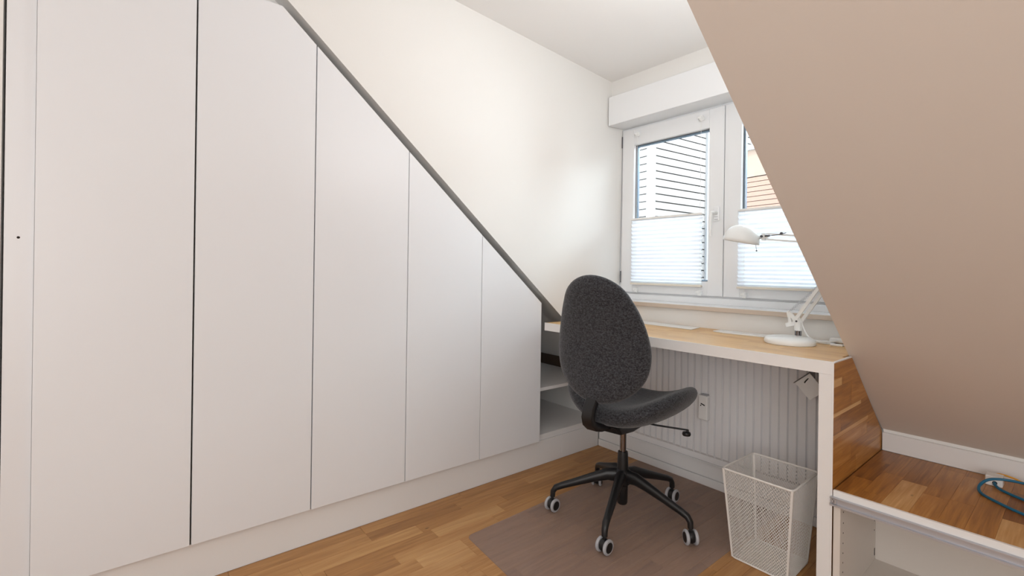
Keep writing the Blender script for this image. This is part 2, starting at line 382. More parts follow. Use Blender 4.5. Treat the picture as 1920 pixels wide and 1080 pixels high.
# open shelving at the end of the wardrobe, under the desk end
sh = thing('open_shelving', (-0.2, -0.23, 0.1215), 'low open white shelf unit between the wardrobe end and window wall, under the desk', 'shelf')
bm = NB(); box(bm, -0.60, -0.002, -0.4655, 0.0185, 0.1355, 0.1505); bevel(bm, 0.0005); o = obj('shelf', bm, 'board', sh); 
bm = NB(); box(bm, -0.60, -0.002, -0.447, 0.0185, 0.3690, 0.3850); bevel(bm, 0.0005); obj('shelf', bm, 'board', sh)
bm = NB(); prism(bm, [(-0.4655, 0.1505), (-0.4475, 0.1505), (-0.4475, 0.80), (-0.4655, 0.80)], 'x', -0.60, -0.003); obj('side_panel', bm, 'board', sh)
bm = NB(); box(bm, -0.60, -0.58, -0.447, 0.0185, 0.1505, 0.369); obj('back_panel', bm, 'board', sh)
bm = NB(); lathe(bm, [(0, 0.0008), (0.003, 0.0008), (0.003, 0)], (-0.30, 0.0185, 0.27), 12, (0, -1, 0)); obj('pin_hole', bm, 'darkhole', sh)
bm = NB(); box(bm, -0.57, -0.004, 0.008, 0.0185, 0.3855, 0.4480); o = obj('rear_gapfill', bm, 'gapfill', sh); o['label'] = 'dark brown batten behind the upper shelf'  # darkness of the open gap put in as a brown strip
bm = NB(); box(bm, -0.60, -0.003, -0.4655, 0.0185, 0.1225, 0.135); obj('base_board', bm, 'board', sh)

# ------------------------------------------------------------------ desk
dk = thing('desk', (0.66, -0.22, 0.0), 'long oak topped desk with thick white front edge under the window', 'desk')
bm = NB()
XL = 0.0440
outline = [(XL, YD), (1.2643, YD), (1.2643, -0.3045), (1.2530, -0.3045), (1.2530, 0.0195), (0.0375, 0.0195), (0.0375, -0.30)]
prism(bm, outline, 'z', ZU, 0.7135); obj('top_core', bm, 'edge', dk)
bm = NB(); prism(bm, [(XL, YD - 0.0005), (1.2688, YD - 0.0005), (1.2688, YD + 0.0003), (1.2643, YD + 0.0055), (XL, YD + 0.0055)], 'z', ZU, ZT + 0.0003); bevel(bm, 0.0006); obj('front_edge', bm, 'edge', dk)
rows = 8; sw = (0.0195 - (YD + 0.006)) / rows
for k in range(rows):
    y0 = YD + 0.006 + k * sw; y1 = y0 + sw
    xe = 1.2530 if y1 > -0.3045 else 1.2640
    x = 0.040 if y0 > -0.3 else XL + 0.001
    cur = x; first = True
    while cur < xe - 0.01:
        l = random.uniform(0.12, 0.3) if first else random.uniform(0.24, 0.46); first = False
        nx = min(cur + l, xe)
        if xe - nx < 0.06: nx = xe
        strip_obj('plank', nx - cur - 0.0003, sw - 0.0003, 0.004, 'oaktop', dk, ((cur + nx) / 2, (y0 + y1) / 2, ZT), random.uniform(.74, .95), 0.0, 0.0002)  # desk oak toned paler to carry the window glare
        cur = nx
bm = NB(); box(bm, 1.2645, XR + 0.0005, YD + .0055, -0.3045, ZT - 0.0035, ZT + 0.0002); obj('end_edge', bm, 'edge', dk)
bm = NB(); LG = [(YD, 0.0), (0.0, 0.0), (0.0, ZU), (YD, ZU)]
prism(bm, clip(LG, -SB, 1, SA - 0.006), 'x', 1.230, 1.2645); bevel(bm, 0.0006); obj('leg_panel', bm, 'edge', dk)
# planks of the oak cladding on the outer face
wp = NB(); prism(wp, clip([(YD + .001, 0.0), (YK - 0.001, 0.0), (YK - 0.001, ZT - 0.004), (YD + .001, ZT - 0.004)], -SB, 1, SA - 0.008), 'x', 1.2645, 1.2662)
clad = obj('oak_cladding', wp, 'oaksub', dk)
def clad_plank(y0, y1, z0, z1, tone):
    poly = clip([(y0 + .0002, z0 + .0002), (y1 - .0002, z0 + .0002), (y1 - .0002, z1 - .0002), (y0 + .0002, z1 - .0002)], -SB, 1, SA - 0.0085)
    if len(poly) < 3 or area2(poly) < 2e-5: return
    bm = NB(); prism(bm, [(a - y0, b - z0) for a, b in poly], 'y', -0.0028, 0.0)   # length along local x
    o = obj('plank', bm, 'oaktop', None, local=True); o.parent = clad
    o.location = Vector((1.2662, y0, z0)) - world_offset(clad); o.rotation_euler = (0, 0, PI / 2); o.color = (tone, tone, tone, 1)
zr = [(ZB, .398), (.398, .444), (.444, .489), (.502, .554), (.566, .642), (.642, .666), (.666, ZT - .0042), (.554, .566), (.489, .502), (.554, .566), (.489, .502)]
spec = {0: [(YD, -.25, .46), (-.25, YK, .50)], 1: [(YD, -.30, .52), (-.30, YK, .42)], 2: [(YD, -.133, .50), (-.133, YK, .44)], 3: [(YD, -.40, .36), (-.40, YK, .28)],
        4: [(YD, -.3, .40), (-.3, YK, .46)], 9: [(-.20, YK, .36)], 10: [(-.12, YK, .46)], 5: [(YD, -.393, .80), (-.393, YK, .42)], 6: [(YD, YK, .46)], 7: [(YD, -.20, .82)], 8: [(YD, -.12, .78)]}
for i, segs in spec.items():
    for a, b, t in segs: clad_plank(max(a, YD + .0004), b - 0.0006, zr[i][0], zr[i][1], t)
# narrow pale sapwood strips
bm = NB(); box(bm, 1.2645, 1.2690, YD - 0.0003, YD + 0.0006, 0.0, ZT - 0.004); obj('side_edge', bm, 'edge', dk)

# ------------------------------------------------------------------ bench
bn = thing('bench', (2.2, -0.2, 0.0), 'low oak topped bench cabinet with open front and aluminium rail, right of the desk', 'cabinet')
BX0, BX1 = XR + 0.002, 3.29
bm = NB(); box(bm, BX0, BX1, YD + 0.0006, YK - 0.0125, 0.3285, ZB - 0.004); obj('top_core', bm, 'board', bn)
bm = NB(); box(bm, BX0, BX1, YD - 0.0012, YD + 0.008, 0.3285, ZB + 0.0004); bevel(bm, 0.0006); obj('front_edge', bm, 'edge', bn)
bxs = [BX0 + .0006, 1.326, 1.380, 1.440, 1.497, 1.548, 1.602, 1.660, 1.72, 1.78, 1.84, 1.90]
bspec = {0: [(YD, -.30, .34), (-.30, -.10, .22), (-.10, YK, .28)], 1: [(YD, -.40, .42), (-.40, -.19, .40), (-.19, YK, .34)], 2: [(YD, -.215, .70), (-.215, YK, .30)],
         3: [(YD, -.28, .46), (-.28, .0, .40), (0, YK, .30)], 4: [(YD, -.27, .44), (-.27, -.02, .46), (-.02, YK, .36)], 5: [(YD, -.10, .42), (-.10, YK, .40)], 6: [(YD, -.302, .66), (-.302, -.06, .20), (-.06, YK, .36)]}
for i in range(len(bxs) - 1):
    for a, b, t in bspec.get(i, [(YD, -.22, .42), (-.22, YK, .38)]):
        a = max(a, YD + 0.0082); b = min(b, YK - 0.0125)
        strip_obj('plank', b - a - .0003, bxs[i + 1] - bxs[i] - .0003, 0.004, 'oaktop', bn, ((bxs[i] + bxs[i + 1]) / 2, (a + b) / 2, ZB), t, PI / 2, 0.0002)
bm = NB(); box(bm, 1.90, BX1, YD + .0082, YK - .0125, ZB - .004, ZB); obj('top_board', bm, 'oaksub', bn)
bm = NB(); box(bm, BX0, 1.2885, YD + 0.004, -0.0965, 0.0, 0.3282); bevel(bm, 0.0006); obj('side_panel', bm, 'cabinet', bn)
bm = NB(); box(bm, BX0, BX1, -0.0955, -0.085, 0.0, 0.3282); obj('back_panel', bm, 'cabinet', bn)
bm = NB(); box(bm, 1.2888, BX1, YD + 0.004, -0.0960, 0.0, 0.016); obj('bottom_board', bm, 'cabinet', bn)
sidep = [c for c in bn.children if c.name.startswith('side_panel')][0]
for yy, zz_ in [(-.4345, q) for q in (.279, .247, .218, .188, .159, .131, .103)] + [(-.112, .15), (-.112, .118)]:
    bm = NB(); lathe(bm, [(0, 0.0006), (0.0019, 0.0006), (0.0023, 0)], (1.2885, yy, zz_), 10, (1, 0, 0)); obj('pin_hole', bm, 'darkhole', sidep)
bm = NB()
box(bm, 1.2885, 1.2893, -0.110, -0.105, 0.032, 0.056)
obj('hinge_slot', bm, 'darkhole', bn)
# aluminium rail
RX0 = 1.2662
bm = NB(); prism(bm, [(YD - .0015, .3290), (YD - .0130, .3290), (YD - .0130, .3268), (YD - .0060, .3262), (YD - .0060, .3105), (YD - .0130, .3098), (YD - .0130, .3045), (YD - .0015, .3045)], 'x', RX0, BX1)
rail = obj('sliding_rail', bm, 'alu', bn)
bm = NB(); box(bm, RX0 + .0045, RX0 + .0165, YD - .0115, YD - .0058, .3115, .3255); bevel(bm, .0006); oc = obj('end_clip', bm, 'alu', rail)
for q in ((.006, .0078, .3225, .3245), (.0095, .0106, .3135, .3225), (.006, .0072, .3125, .3145)):
    bm = NB(); box(bm, RX0 + q[0], RX0 + q[1], YD - .0121, YD - .0113, q[2], q[3]); obj('clip_slot', bm, 'darkhole', rail)
bm = NB(); box(bm, RX0 + .004, BX1, YD + .002, YD + .012, .2985, .3040); obj('lower_lip', bm, 'board', bn)

# ------------------------------------------------------------------ window
YF = 0.140
win = thing('window_1', (0.63, 0.2, 0.82), None, None); win['kind'] = 'structure'; win['label'] = 'white double casement window with half drawn pleated blinds'
FX0, FX1, FZ0, FZ1 = 0.010, 1.2545, 0.8205, 1.785
def frame(bm, x0, x1, z0, z1, t, y0, y1, tb=None):
    tb = tb or t
    box(bm, x0, x0 + t, y0, y1, z0, z1); box(bm, x1 - t, x1, y0, y1, z0, z1)
    box(bm, x0 + t, x1 - t, y0, y1, z0, z0 + tb); box(bm, x0 + t, x1 - t, y0, y1, z1 - t, z1)
bm = NB(); frame(bm, FX0, FX1, FZ0, FZ1, 0.042, YF + .015, YF + .075, 0.055); obj('outer_frame', bm, 'pvc', win)
bm = NB(); box(bm, FX0 + .002, FX1, YF - .004, YF + .0148, FZ0, FZ0 + .030); bevel(bm, .001); obj('frame_ledge', bm, 'pvc', win)
def casement(x0, x1, handle):
    z0, z1 = 0.8600, 1.7740
    gx0, gx1, gz0, gz1 = x0 + 0.078, x1 - 0.075, 0.930, 1.682
    bm = NB(); y0, y1 = YF, YF + .052
    box(bm, x0, gx0, y0, y1, z0, z1); box(bm, gx1, x1, y0, y1, z0, z1); box(bm, gx0, gx1, y0, y1, z0, gz0); box(bm, gx0, gx1, y0, y1, gz1, z1)
    bevel(bm, .0015); s = obj('casement', bm, 'pvc', win)
    bm = NB(); box(bm, gx0, gx1, YF + .024, YF + .028, gz0, gz1); obj('pane', bm, 'glass', s)
    bm = NB(); box(bm, gx0, gx1, YF + .044, YF + .048, gz0, gz1); obj('pane', bm, 'glass', s)
    bm = NB(); frame(bm, gx0 + .001, gx1 - .001, gz0 + .001, gz1 - .001, 0.007, YF + .0285, YF + .0435); obj('glazing_spacer', bm, 'spacer', s)
    bm = NB(); frame(bm, gx0, gx1, gz0, gz1, 0.0022, YF + .0195, YF + .0238); obj('gasket', bm, 'gasket', s)
    # hinges
    if handle:
        for z in (1.711, 0.945):
            bm = NB(); tube(bm, [(x0 - .0005, YF - .003, z - .032), (x0 - .0005, YF - .003, z + .032)], .0028, 10); obj('hinge', bm, 'gasket', s)
        bm = NB(); box(bm, .583, .611, YF - .008, YF - .0002, 1.222, 1.292); bevel(bm, .004, 2); h = obj('handle', bm, 'pvc', s)
        bm = NB(); tube(bm, [(.597, YF - .008, 1.262), (.597, YF - .036, 1.262), (.592, YF - .044, 1.262), (.5905, YF - .046, 1.245), (.588, YF - .046, 1.20), (.588, YF - .043, 1.150)], [.009, .008, .008, .0075, .007, .0065], 12)
        obj('lever', bm, 'lampwhite', s)
        for za in (1.2420, 1.2290):
            bm = NB(); box(bm, .589, .605, YF - .0088, YF - .0079, za, za + .003); obj('rosette_groove', bm, 'tyre', h)
    return s
casement(0.034, 0.6285, True); casement(0.6325, 1.2320, False)
bm = NB(); box(bm, .6285, .6325, YF + .012, YF + .02, .8625, 1.772); obj('meeting_gasket', bm, 'gasket', win)
bm = NB(); box(bm, 0.0135, 1.2545, -0.002, 0.1385, 0.7990, 0.8180); bevel(bm, 0.001); sl = struct('window_sill', bm, 'sillwood', win); 
bm = NB(); box(bm, 0.0135, 1.2545, 0.0, 0.1390, 0.8181, 0.8202); obj('sill_lining', bm, 'pvc', win)
# roller shutter casing above
rc = thing('roller_shutter_box', (0.63, 0.07, 1.78), 'long white roller shutter box across the top of the window', 'shutter box')
bm = NB(); box(bm, 0.0365, 1.2545, 0.006, 0.0395, 1.7795, 1.9365); box(bm, .0365, 1.2545, .0395, 0.154, 1.7872, 1.7995); bevel(bm, 0.002, 2); obj('casing', bm, 'pvc', rc)
bm = NB(); prism(bm, [(0.010, 1.7790), (0.150, 1.7860), (0.150, 1.7868), (0.040, 1.7868), (.010, 1.7793)], 'x', 0.037, 1.2540); obj('bottom_lid', bm, 'pvc', rc)

# pleated blinds
def blind_unit(x0, x1, label, seedn):
    t = thing('pleated_blind', ((x0 + x1) / 2, YF - .02, 0.905), label, 'blind')
    z0, z1, y = 0.915, 1.258, YF - 0.017; n = 17
    bm = NB(); rr = []
    for k in range(2 * n + 1):
        z = z0 + (z1 - z0) * k / (2 * n)
        # pleats open a little wider towards the top
        z = z0 + (z1 - z0) * ((k / (2 * n)) ** 1.12)
        yy = y + (0.005 if k % 2 else -0.005)
        rr.append([bm.verts.new((x0, yy, z)), bm.verts.new((x1, yy, z))])
    for a, b in zip(rr, rr[1:]): bm.faces.new((a[0], a[1], b[1], b[0]))
    obj('cloth', bm, 'blind', t)
    for z, mt in ((z1, 'plastic'), (z0 - .012, 'sillwood')):
        bm = NB(); box(bm, x0 - .001, x1 + .001, y - .009, y + .009, z, z + .010); bevel(bm, .0015)
        obj('rail', bm, 'plastic' if mt == 'plastic' else 'blindrail', t)
    for x in (x0 + .030, x1 - .012):
        bm = NB(); tube(bm, [(x, y, 0.880), (x, y, 1.742)], .0009, 6); obj('cord', bm, 'plastic', t)
        for z in (0.876, 1.736):
            bm = NB(); box(bm, x - .009, x + .009, y - .006, YF - .0005, z - .009, z + .009); box(bm, x - .014, x + .004, y - .010, y + .004, z - .004, z + .005); box(bm, x - .004, x + .012, y - .008, y + .002, z - .016, z - .006); bevel(bm, .0015)
            obj('bracket', bm, 'lampwhite', t)
    return t
M['blindrail'] = plain('cream_blind_rail', (0.80, 0.74, 0.64), 0.5)
blind_unit(0.1160, 0.5320, 'white pleated blind covering the lower half of the left window sash', 0)
blind_unit(0.7080, 1.1900, 'white pleated blind on the right window sash, behind the desk lamp', 1)

# ------------------------------------------------------------------ radiator
ra = thing('radiator', (0.72, -0.01, 0.115), 'white ribbed panel radiator on the wall below the desk', 'radiator')
RZ0, RZ1, RXA, RXB, RY = 0.119, 0.640, 0.205, 1.205, -0.022
bm = NB(); box(bm, RXA, RXB, RY, RY + 0.016, RZ0, RZ1); bevel(bm, .003, 2); pn = obj('front_panel', bm, 'radiator', ra)
bm = NB(); N_ = 29; pitch = (RXB - RXA - 0.034) / N_
for k in range(N_):
    xc = RXA + 0.017 + pitch * (k + .5); hw = pitch * 0.36; za, zb_ = RZ0 + 0.040, RZ1 - 0.040
    # rib with sloping flanks and a tapered end
    base = [(xc - hw - .0035, za - .012), (xc + hw + .0035, za - .012), (xc + hw + .0035, zb_ + .012), (xc - hw - .0035, zb_ + .012)]
    top = [(xc - hw, za), (xc + hw, za), (xc + hw, zb_), (xc - hw, zb_)]
    B_ = [bm.verts.new((a, RY - .0002, b)) for a, b in base]; T_ = [bm.verts.new((a, RY - .0085, b)) for a, b in top]
    bm.faces.new(T_)
    for i in range(4): bm.faces.new((B_[i], B_[(i + 1) % 4], T_[(i + 1) % 4], T_[i]))
obj('ribs', bm, 'radiator', pn)
bm = NB(); box(bm, RXA + .002, RXB - .002, RY + .016, 0.018, RZ0 + .002, RZ0 + .008); obj('rear_bracket', bm, 'radiator', ra)
bm = NB(); box(bm, RXA + .01, RXB - .01, RY - 0.0015, RY + .015, RZ0 - .004, RZ0 - .0005); obj('bottom_lip', bm, 'radiator', pn)
hc = thing('heat_cost_meter', (0.650, -0.045, 0.33), 'small white heat meter clipped to the radiator ribs', 'meter')
bm = NB(); box(bm, 0.6240, 0.6680, -0.060, -0.031, 0.315, 0.424); bevel(bm, .005, 2); obj('housing', bm, 'plastic', hc)
bm = NB()
prism(bm, [(.637, .3855), (.656, .3795), (.657, .3845), (.638, .3905)], 'y', -.0606, -.0598); obj('display', bm, 'darkhole', hc)
bm = NB(); prism(bm, [(.635, .377), (.640, .377), (.640, .382), (.635, .382)], 'y', -.0606, -.0598); obj('button', bm, 'darkhole', hc)
bm = NB(); box(bm, .632, .662, -.054, -.0312, .4245, .4285); bevel(bm, .001); obj('seal_cap', bm, 'tyre', hc)

# tilted white plate under the desk corner
hp = thing('tilted_bracket_plate', (1.085, -0.12, 0.60), 'tilted white bracket plate hanging under the right corner of the desk', 'plate')
c_ = Vector((1.0735, -0.12, 0.582)); a_ = math.radians(42)
def pl(u, v): return (c_.x + u * math.cos(a_) - v * math.sin(a_), c_.z + u * math.sin(a_) + v * math.cos(a_))
bm = NB(); prism(bm, [pl(-.032, -.066), pl(.034, -.066), pl(.034, .0095), pl(-.032, .0095)], 'y', -.124, -.120); bevel(bm, .0008); ppl = obj('plate', bm, 'plastic', hp)
bm = NB(); prism(bm, [pl(-.004, -.010), pl(.006, -.007), pl(.018, -.004), pl(.018, -.001), pl(.004, -.003), pl(-.005, -.006)], 'y', -.1248, -.1239); obj('slot', bm, 'darkhole', ppl)
bm = NB(); prism(bm, [pl(-.034, .0098), pl(.035, .0098), pl(.035, .0120), pl(-.034, .0120)], 'y', -.130, -.112); obj('folded_edge', bm, 'darkmetal', ppl)
bm = NB(); box(bm, 1.088, 1.108, -.119, -.114, .590, ZU - .0005); obj('hanger', bm, 'darkmetal', hp)

# ------------------------------------------------------------------ chair mat
mp_ = [(.305, -1.090), (.565, -1.113), (.948, -1.145), (.947, -0.003), (.268, -0.003), (.290, -.70)]
bm = NB(); prism(bm, mp_, 'z', 0.0002, 0.0022)
ce = [e for e in bm.edges if abs(e.verts[0].co.z - e.verts[1].co.z) > .001]
ce = [e for e in ce if (Vector((e.verts[0].co.x, e.verts[0].co.y)) - Vector((.305, -1.09))).length < .001 or (Vector((e.verts[0].co.x, e.verts[0].co.y)) - Vector((.948, -1.145))).length < .001]
bmesh.ops.bevel(bm, geom=ce, offset=.022, segments=6, affect='EDGES', profile=.5)
tag(obj('chair_mat', bm, 'mat'), 'translucent grey plastic floor mat under the office chair', 'mat')

# ------------------------------------------------------------------ office chair
CA = math.radians(10)
ch = thing('office_chair', (0.567, -0.525, 0.0022), 'charcoal fabric swivel chair with egg shaped back on black castors at the desk', 'chair', CA)
def cushion(bm, outline, thick, mapf, nr=14, na=64, pw=3.2, split=0.5):
    """closed padded shape; outline(angle)->(u,v); mapf(u,v,w)->xyz"""
    def ring(rho, side):
        vs = []
        h = thick * max(0.0, 1 - rho ** pw) ** (1 / 2.2)
        for k in range(na):
            u, v = outline(2 * PI * k / na); vs.append(bm.verts.new(mapf(u * rho, v * rho, side * h * (split if side > 0 else 1 - split) * 2 * .5 * 2 / 2)))
        return vs
    rhos = [i / nr for i in range(1, nr)] ; rhos = [math.sin(r * PI / 2) for r in rhos]
    for side in (1, -1):
        c = bm.verts.new(mapf(0, 0, side * thick * (split if side > 0 else 1 - split)))
        rs = [ring(r, side) for r in rhos]
        for k in range(na): bm.faces.new((c, rs[0][k], rs[0][(k + 1) % na]))
        for A, B in zip(rs, rs[1:]):
            for k in range(na): bm.faces.new((A[k], B[k], B[(k + 1) % na], A[(k + 1) % na]))
        if side == 1: top = rs[-1]
        else: bot = rs[-1]
    rim = [bm.verts.new(mapf(*outline(2 * PI * k / na), 0)) for k in range(na)]
    for A in (top, bot):
        for k in range(na): bm.faces.new((A[k], rim[k], rim[(k + 1) % na], A[(k + 1) % na]))
# seat: saddle shape, sides curl up
def seat_out(t):
    c, s = math.cos(t), math.sin(t); e = 2 / 2.5
    return (0.237 * math.copysign(abs(c) ** e, c), 0.215 * math.copysign(abs(s) ** e, s))
def seat_z(x, y): return 0.425 + 0.112 * (abs(x) / 0.237) ** 2.1 * (1 - .10 * y / .215) + 0.02 * (y / 0.215) ** 2
def seat_map(u, v, w_):
    d = 0.001; nx = -(seat_z(u + d, v) - seat_z(u - d, v)) / (2 * d); ny = -(seat_z(u, v + d) - seat_z(u, v - d)) / (2 * d)
    n = Vector((nx * .6, ny, 1)).normalized(); return Vector((u + .026, v + 0.01, seat_z(u, v))) + n * w_
bm = NB(); cushion(bm, seat_out, 0.078, seat_map, pw=7); obj('seat', bm, 'fabric', ch, local=True, smooth=True, angle=2)
# backrest: egg outline, reclined and slightly wrapped
REC = math.radians(15)
GT = [(0, 1.03), (.073, 1.01), (.194, .93), (.315, .928), (.436, .956), (.558, 1.007), (.679, 1.066), (.8, 1.131), (.897, 1.163), (1, 1.16)]
def back_out(t):
    c, s = math.cos(t), math.sin(t); q = (1 - s) / 2
    for (a, ga), (b, gb) in zip(GT, GT[1:]):
        if q <= b: g = ga + (gb - ga) * (q - a) / (b - a); break
    return (0.186 * c * g, 0.229 * s)
def back_map(u, v, w_):
    y = -0.95 * v * v - 0.11 * v + 0.65 * u * u
    n = Vector((-1.3 * u, 1, 2.0 * v + .11)).normalized()
    return Vector((u + .010, -0.212 + y, 0.728 + v)) + n * w_
bm = NB(); cushion(bm, back_out, 0.078, back_map, pw=4, split=.5); obj('backrest', bm, 'fabric', ch, local=True, smooth=True, angle=2)
# stem: flat bar from backrest down and forward under the seat
bm = NB()
st = [(-0.195, .58), (-0.205, .54), (-.240, .505), (-.262, .478), (-.268, .452), (-.262, .432), (-.236, .412), (-.20, .402), (-.10, .394), (-.02, .392)]
ring = []
for i, (y, z) in enumerate(st):
    a = st[max(i - 1, 0)]; b = st[min(i + 1, len(st) - 1)]; t = Vector((0, b[0] - a[0], b[1] - a[1])).normalized(); nrm = Vector((0, -t.z, t.y))
    hw, th = 0.024, 0.013
    ring.append([bm.verts.new(Vector((sx * hw, y, z)) + nrm * sy * th) for sx, sy in ((-1, -.5), (-.8, -1), (.8, -1), (1, -.5), (1, .5), (.8, 1), (-.8, 1), (-1, .5))])
for A_, B_ in zip(ring, ring[1:]):
    for k in range(8): bm.faces.new((A_[k], A_[(k + 1) % 8], B_[(k + 1) % 8], B_[k]))
bm.faces.new(ring[0]); bm.faces.new(ring[-1][::-1]); obj('back_stem', bm, 'black', ch, local=True, smooth=True, angle=.9)
bm = NB(); prism(bm, [(-.15, .395), (-.12, .362), (-.02, .350), (.05, .352), (.13, .378), (.15, .402), (.0, .412)], 'x', -.055, .055); bevel(bm, .008, 2); obj('mechanism', bm, 'black', ch, local=True)
bm = NB(); tube(bm, [(.05, .01, .385), (.13, .03, .382), (.235, .055, .382)], .0035, 8); lv = obj('height_lever', bm, 'black', ch, local=True)
bm = NB(); lathe(bm, [(0, -.007), (.014, -.006), (.016, 0), (.014, .006), (0, .007)], (.232, .052, .368), 18); tube(bm, [(.235, .055, .384), (.234, .054, .372)], .005, 8); obj('lever_knob', bm, 'black', lv, local=True, smooth=True)
bm = NB(); tube(bm, [(0, 0, .235), (0, 0, .362)], .0125, 24); obj('gas_column', bm, 'chrome', ch, local=True, smooth=True)
bm = NB(); lathe(bm, [(0, .258), (.0185, .258), (.0200, .250), (.0215, .205), (.0225, .190), (.031, .182), (.033, .165), (.031, .135), (.021, .125), (.0205, .058), (.017, .052), (0, .052)], (0, 0, 0), 28); obj('hub', bm, 'black', ch, local=True, smooth=True)
angs = [7, 79, 151, 223, 295]; axes = [52, 5, 30, 4, 2]
for i, (a, axd) in enumerate(zip(angs, axes)):
    th = math.radians(a) - CA; d = Vector((math.cos(th), math.sin(th), 0)); s_ = Vector((-math.sin(th), math.cos(th), 0))
    prof = [(.018, .163, .018, .028), (.06, .164, .0175, .024), (.11, .149, .015, .019), (.19, .122, .0130, .0145), (.240, .105, .0120, .013), (.264, .095, .012, .012), (.275, .079, .0105, .0105), (.276, .058, .010, .010)]
    bm = NB(); rings = []
    for j, (r, z, hw, hh) in enumerate(prof):
        p = prof[max(j - 1, 0)]; q = prof[min(j + 1, len(prof) - 1)]
        t = (d * (q[0] - p[0]) + Vector((0, 0, q[1] - p[1]))).normalized(); n = t.cross(s_)
        c = d * r + Vector((0, 0, z))
        rings.append([bm.verts.new(c + s_ * math.cos(2 * PI * k / 12) * hw * (1.1 if abs(math.sin(2 * PI * k / 12)) > .3 else 1) + n * math.sin(2 * PI * k / 12) * hh) for k in range(12)])
    for A_, B_ in zip(rings, rings[1:]):
        for k in range(12): bm.faces.new((A_[k], A_[(k + 1) % 12], B_[(k + 1) % 12], B_[k]))
    bm.faces.new(rings[0]); bm.faces.new(rings[-1][::-1])
    obj('leg', bm, 'black', ch, local=True, smooth=True, angle=1)
    # castor: twin wheels
    aa = math.radians(axd) - CA; ax = Vector((math.cos(aa), math.sin(aa), 0)); c = d * 0.277 + Vector((0, 0, 0.0262))
    bm = NB(); tube(bm, [c + Vector((0, 0, .042)), c + Vector((0, 0, .008))], .006, 10)
    lathe(bm, [(0, -.009), (.020, -.009), (.0225, 0), (.020, .009), (0, .009)], c + Vector((0, 0, .002)), 22, ax)
    cs = obj('castor', bm, 'black', ch, local=True, smooth=True)
    for sgn in (-1, 1):
        wc = c + ax * .0160 * sgn
        bm = NB(); lathe(bm, [(.0182, -.0055), (.0240, -.0050), (.0260, -.0025), (.0260, .0025), (.0240, .0050), (.0182, .0055)], wc, 32, ax, closed=True); obj('tyre', bm, 'tyre', cs, local=True, smooth=True)
        bm = NB(); lathe(bm, [(0, -.0072), (.0165, -.0068), (.0184, -.0050), (.0184, .0050), (.0165, .0068), (0, .0072)], wc, 28, ax); obj('wheel_disc', bm, 'black', cs, local=True, smooth=True)

# ------------------------------------------------------------------ waste basket
wb = thing('waste_basket', (1.055, -0.36, 0.0), 'off-white wire mesh waste basket beside the desk leg', 'basket')
RT = [(.942, -.468), (1.166, -.468), (1.163, -.242), (.946, -.242)]; BTM = [(.968, -.447), (1.146, -.447), (1.144, -.270), (.970, -.270)]
ZRIM = .303
def side_pt(i, s, t):
    a, b = Vector(BTM[i]), Vector(BTM[(i + 1) % 4]); c, d = Vector(RT[i]), Vector(RT[(i + 1) % 4])
    # rounded corners
    ii = .045; s2 = s
    lo = a + (b - a) * s2; hi = c + (d - c) * s2; p = lo + (hi - lo) * t
    return Vector((p.x, p.y, .004 + (ZRIM - .004) * t))
def rounded(poly, r, z, n=6):
    out = []
    k = len(poly)
    for i in range(k):
        p = Vector(poly[i]); a = (Vector(poly[i - 1]) - p).normalized(); b = (Vector(poly[(i + 1) % k]) - p).normalized()
        p0 = p + a * r; p1 = p + b * r
        for j in range(n + 1):
            t = j / n; q = p0 * (1 - t) ** 2 + p * 2 * t * (1 - t) + p1 * t * t; out.append(Vector((q.x, q.y, z)))
    return out
for zz, poly, nm, rr in ((ZRIM, RT, 'rim', .0034), (.004, BTM, 'base_rim', .003)):
    pts = rounded(poly, .016, zz); bm = NB(); tube(bm, pts + [pts[0], pts[1]], rr, 8, False); obj(nm, bm, 'mesh', wb, smooth=True)
bm = NB(); pr = rounded(BTM, .016, 0); prism(bm, [(p.x, p.y) for p in pr], 'z', .002, .004); obj('base', bm, 'mesh', wb)
def ribbon(bm, p, q, n, w_=.0015, t=.0006):
    d = (q - p).normalized(); s_ = d.cross(n).normalized() * w_ / 2; k = n * t / 2
    v = [bm.verts.new(x + y + z) for x in (p, q) for y in (s_, -s_) for z in (k, -k)]
    for f in ((0, 2, 3, 1), (4, 5, 7, 6), (0, 1, 5, 4), (2, 6, 7, 3), (0, 4, 6, 2), (1, 3, 7, 5)): bm.faces.new([v[j] for j in f])
for i in range(4):
    bm = NB(); cell = 1.0 / 23
    nrm = (side_pt(i, 1, .5) - side_pt(i, 0, .5)).cross(side_pt(i, .5, 1) - side_pt(i, .5, 0)).normalized()
    asp = .303 / .20          # aspect height / width
    for sg in (1, -1):
        off = -asp
        while off < 1.0 + asp:
            # line s = off + sg * t * asp * 0.75
            k = .75 * asp * sg
            t0, t1 = 0.0, 1.0
            ss0, ss1 = off, off + k
            # clip s to [0.03,0.97]
            def tt(sv): return (sv - off) / k
            ta, tb = sorted((tt(0.02), tt(0.98)))
            t0 = max(t0, ta); t1 = min(t1, tb)
            if t1 - t0 > .01: ribbon(bm, side_pt(i, off + k * t0, t0), side_pt(i, off + k * t1, t1), nrm)
            off += cell
    o = obj('wire_mesh', bm, 'mesh', wb); o['kind'] = 'stuff'
    # solid band along each upright edge
    for s0, s1 in ((0.0, .032), (.968, 1.0)):
        bm = NB()
        v = [side_pt(i, s0, 0), side_pt(i, s1, 0), side_pt(i, s1, 1), side_pt(i, s0, 1)]; A_ = [bm.verts.new(x + nrm * .0006) for x in v]; B_ = [bm.verts.new(x - nrm * .0006) for x in v]
        bm.faces.new(A_); bm.faces.new(B_[::-1])
        for k in range(4): bm.faces.new((A_[k], B_[k], B_[(k + 1) % 4], A_[(k + 1) % 4]))
        obj('corner_band', bm, 'mesh', wb)

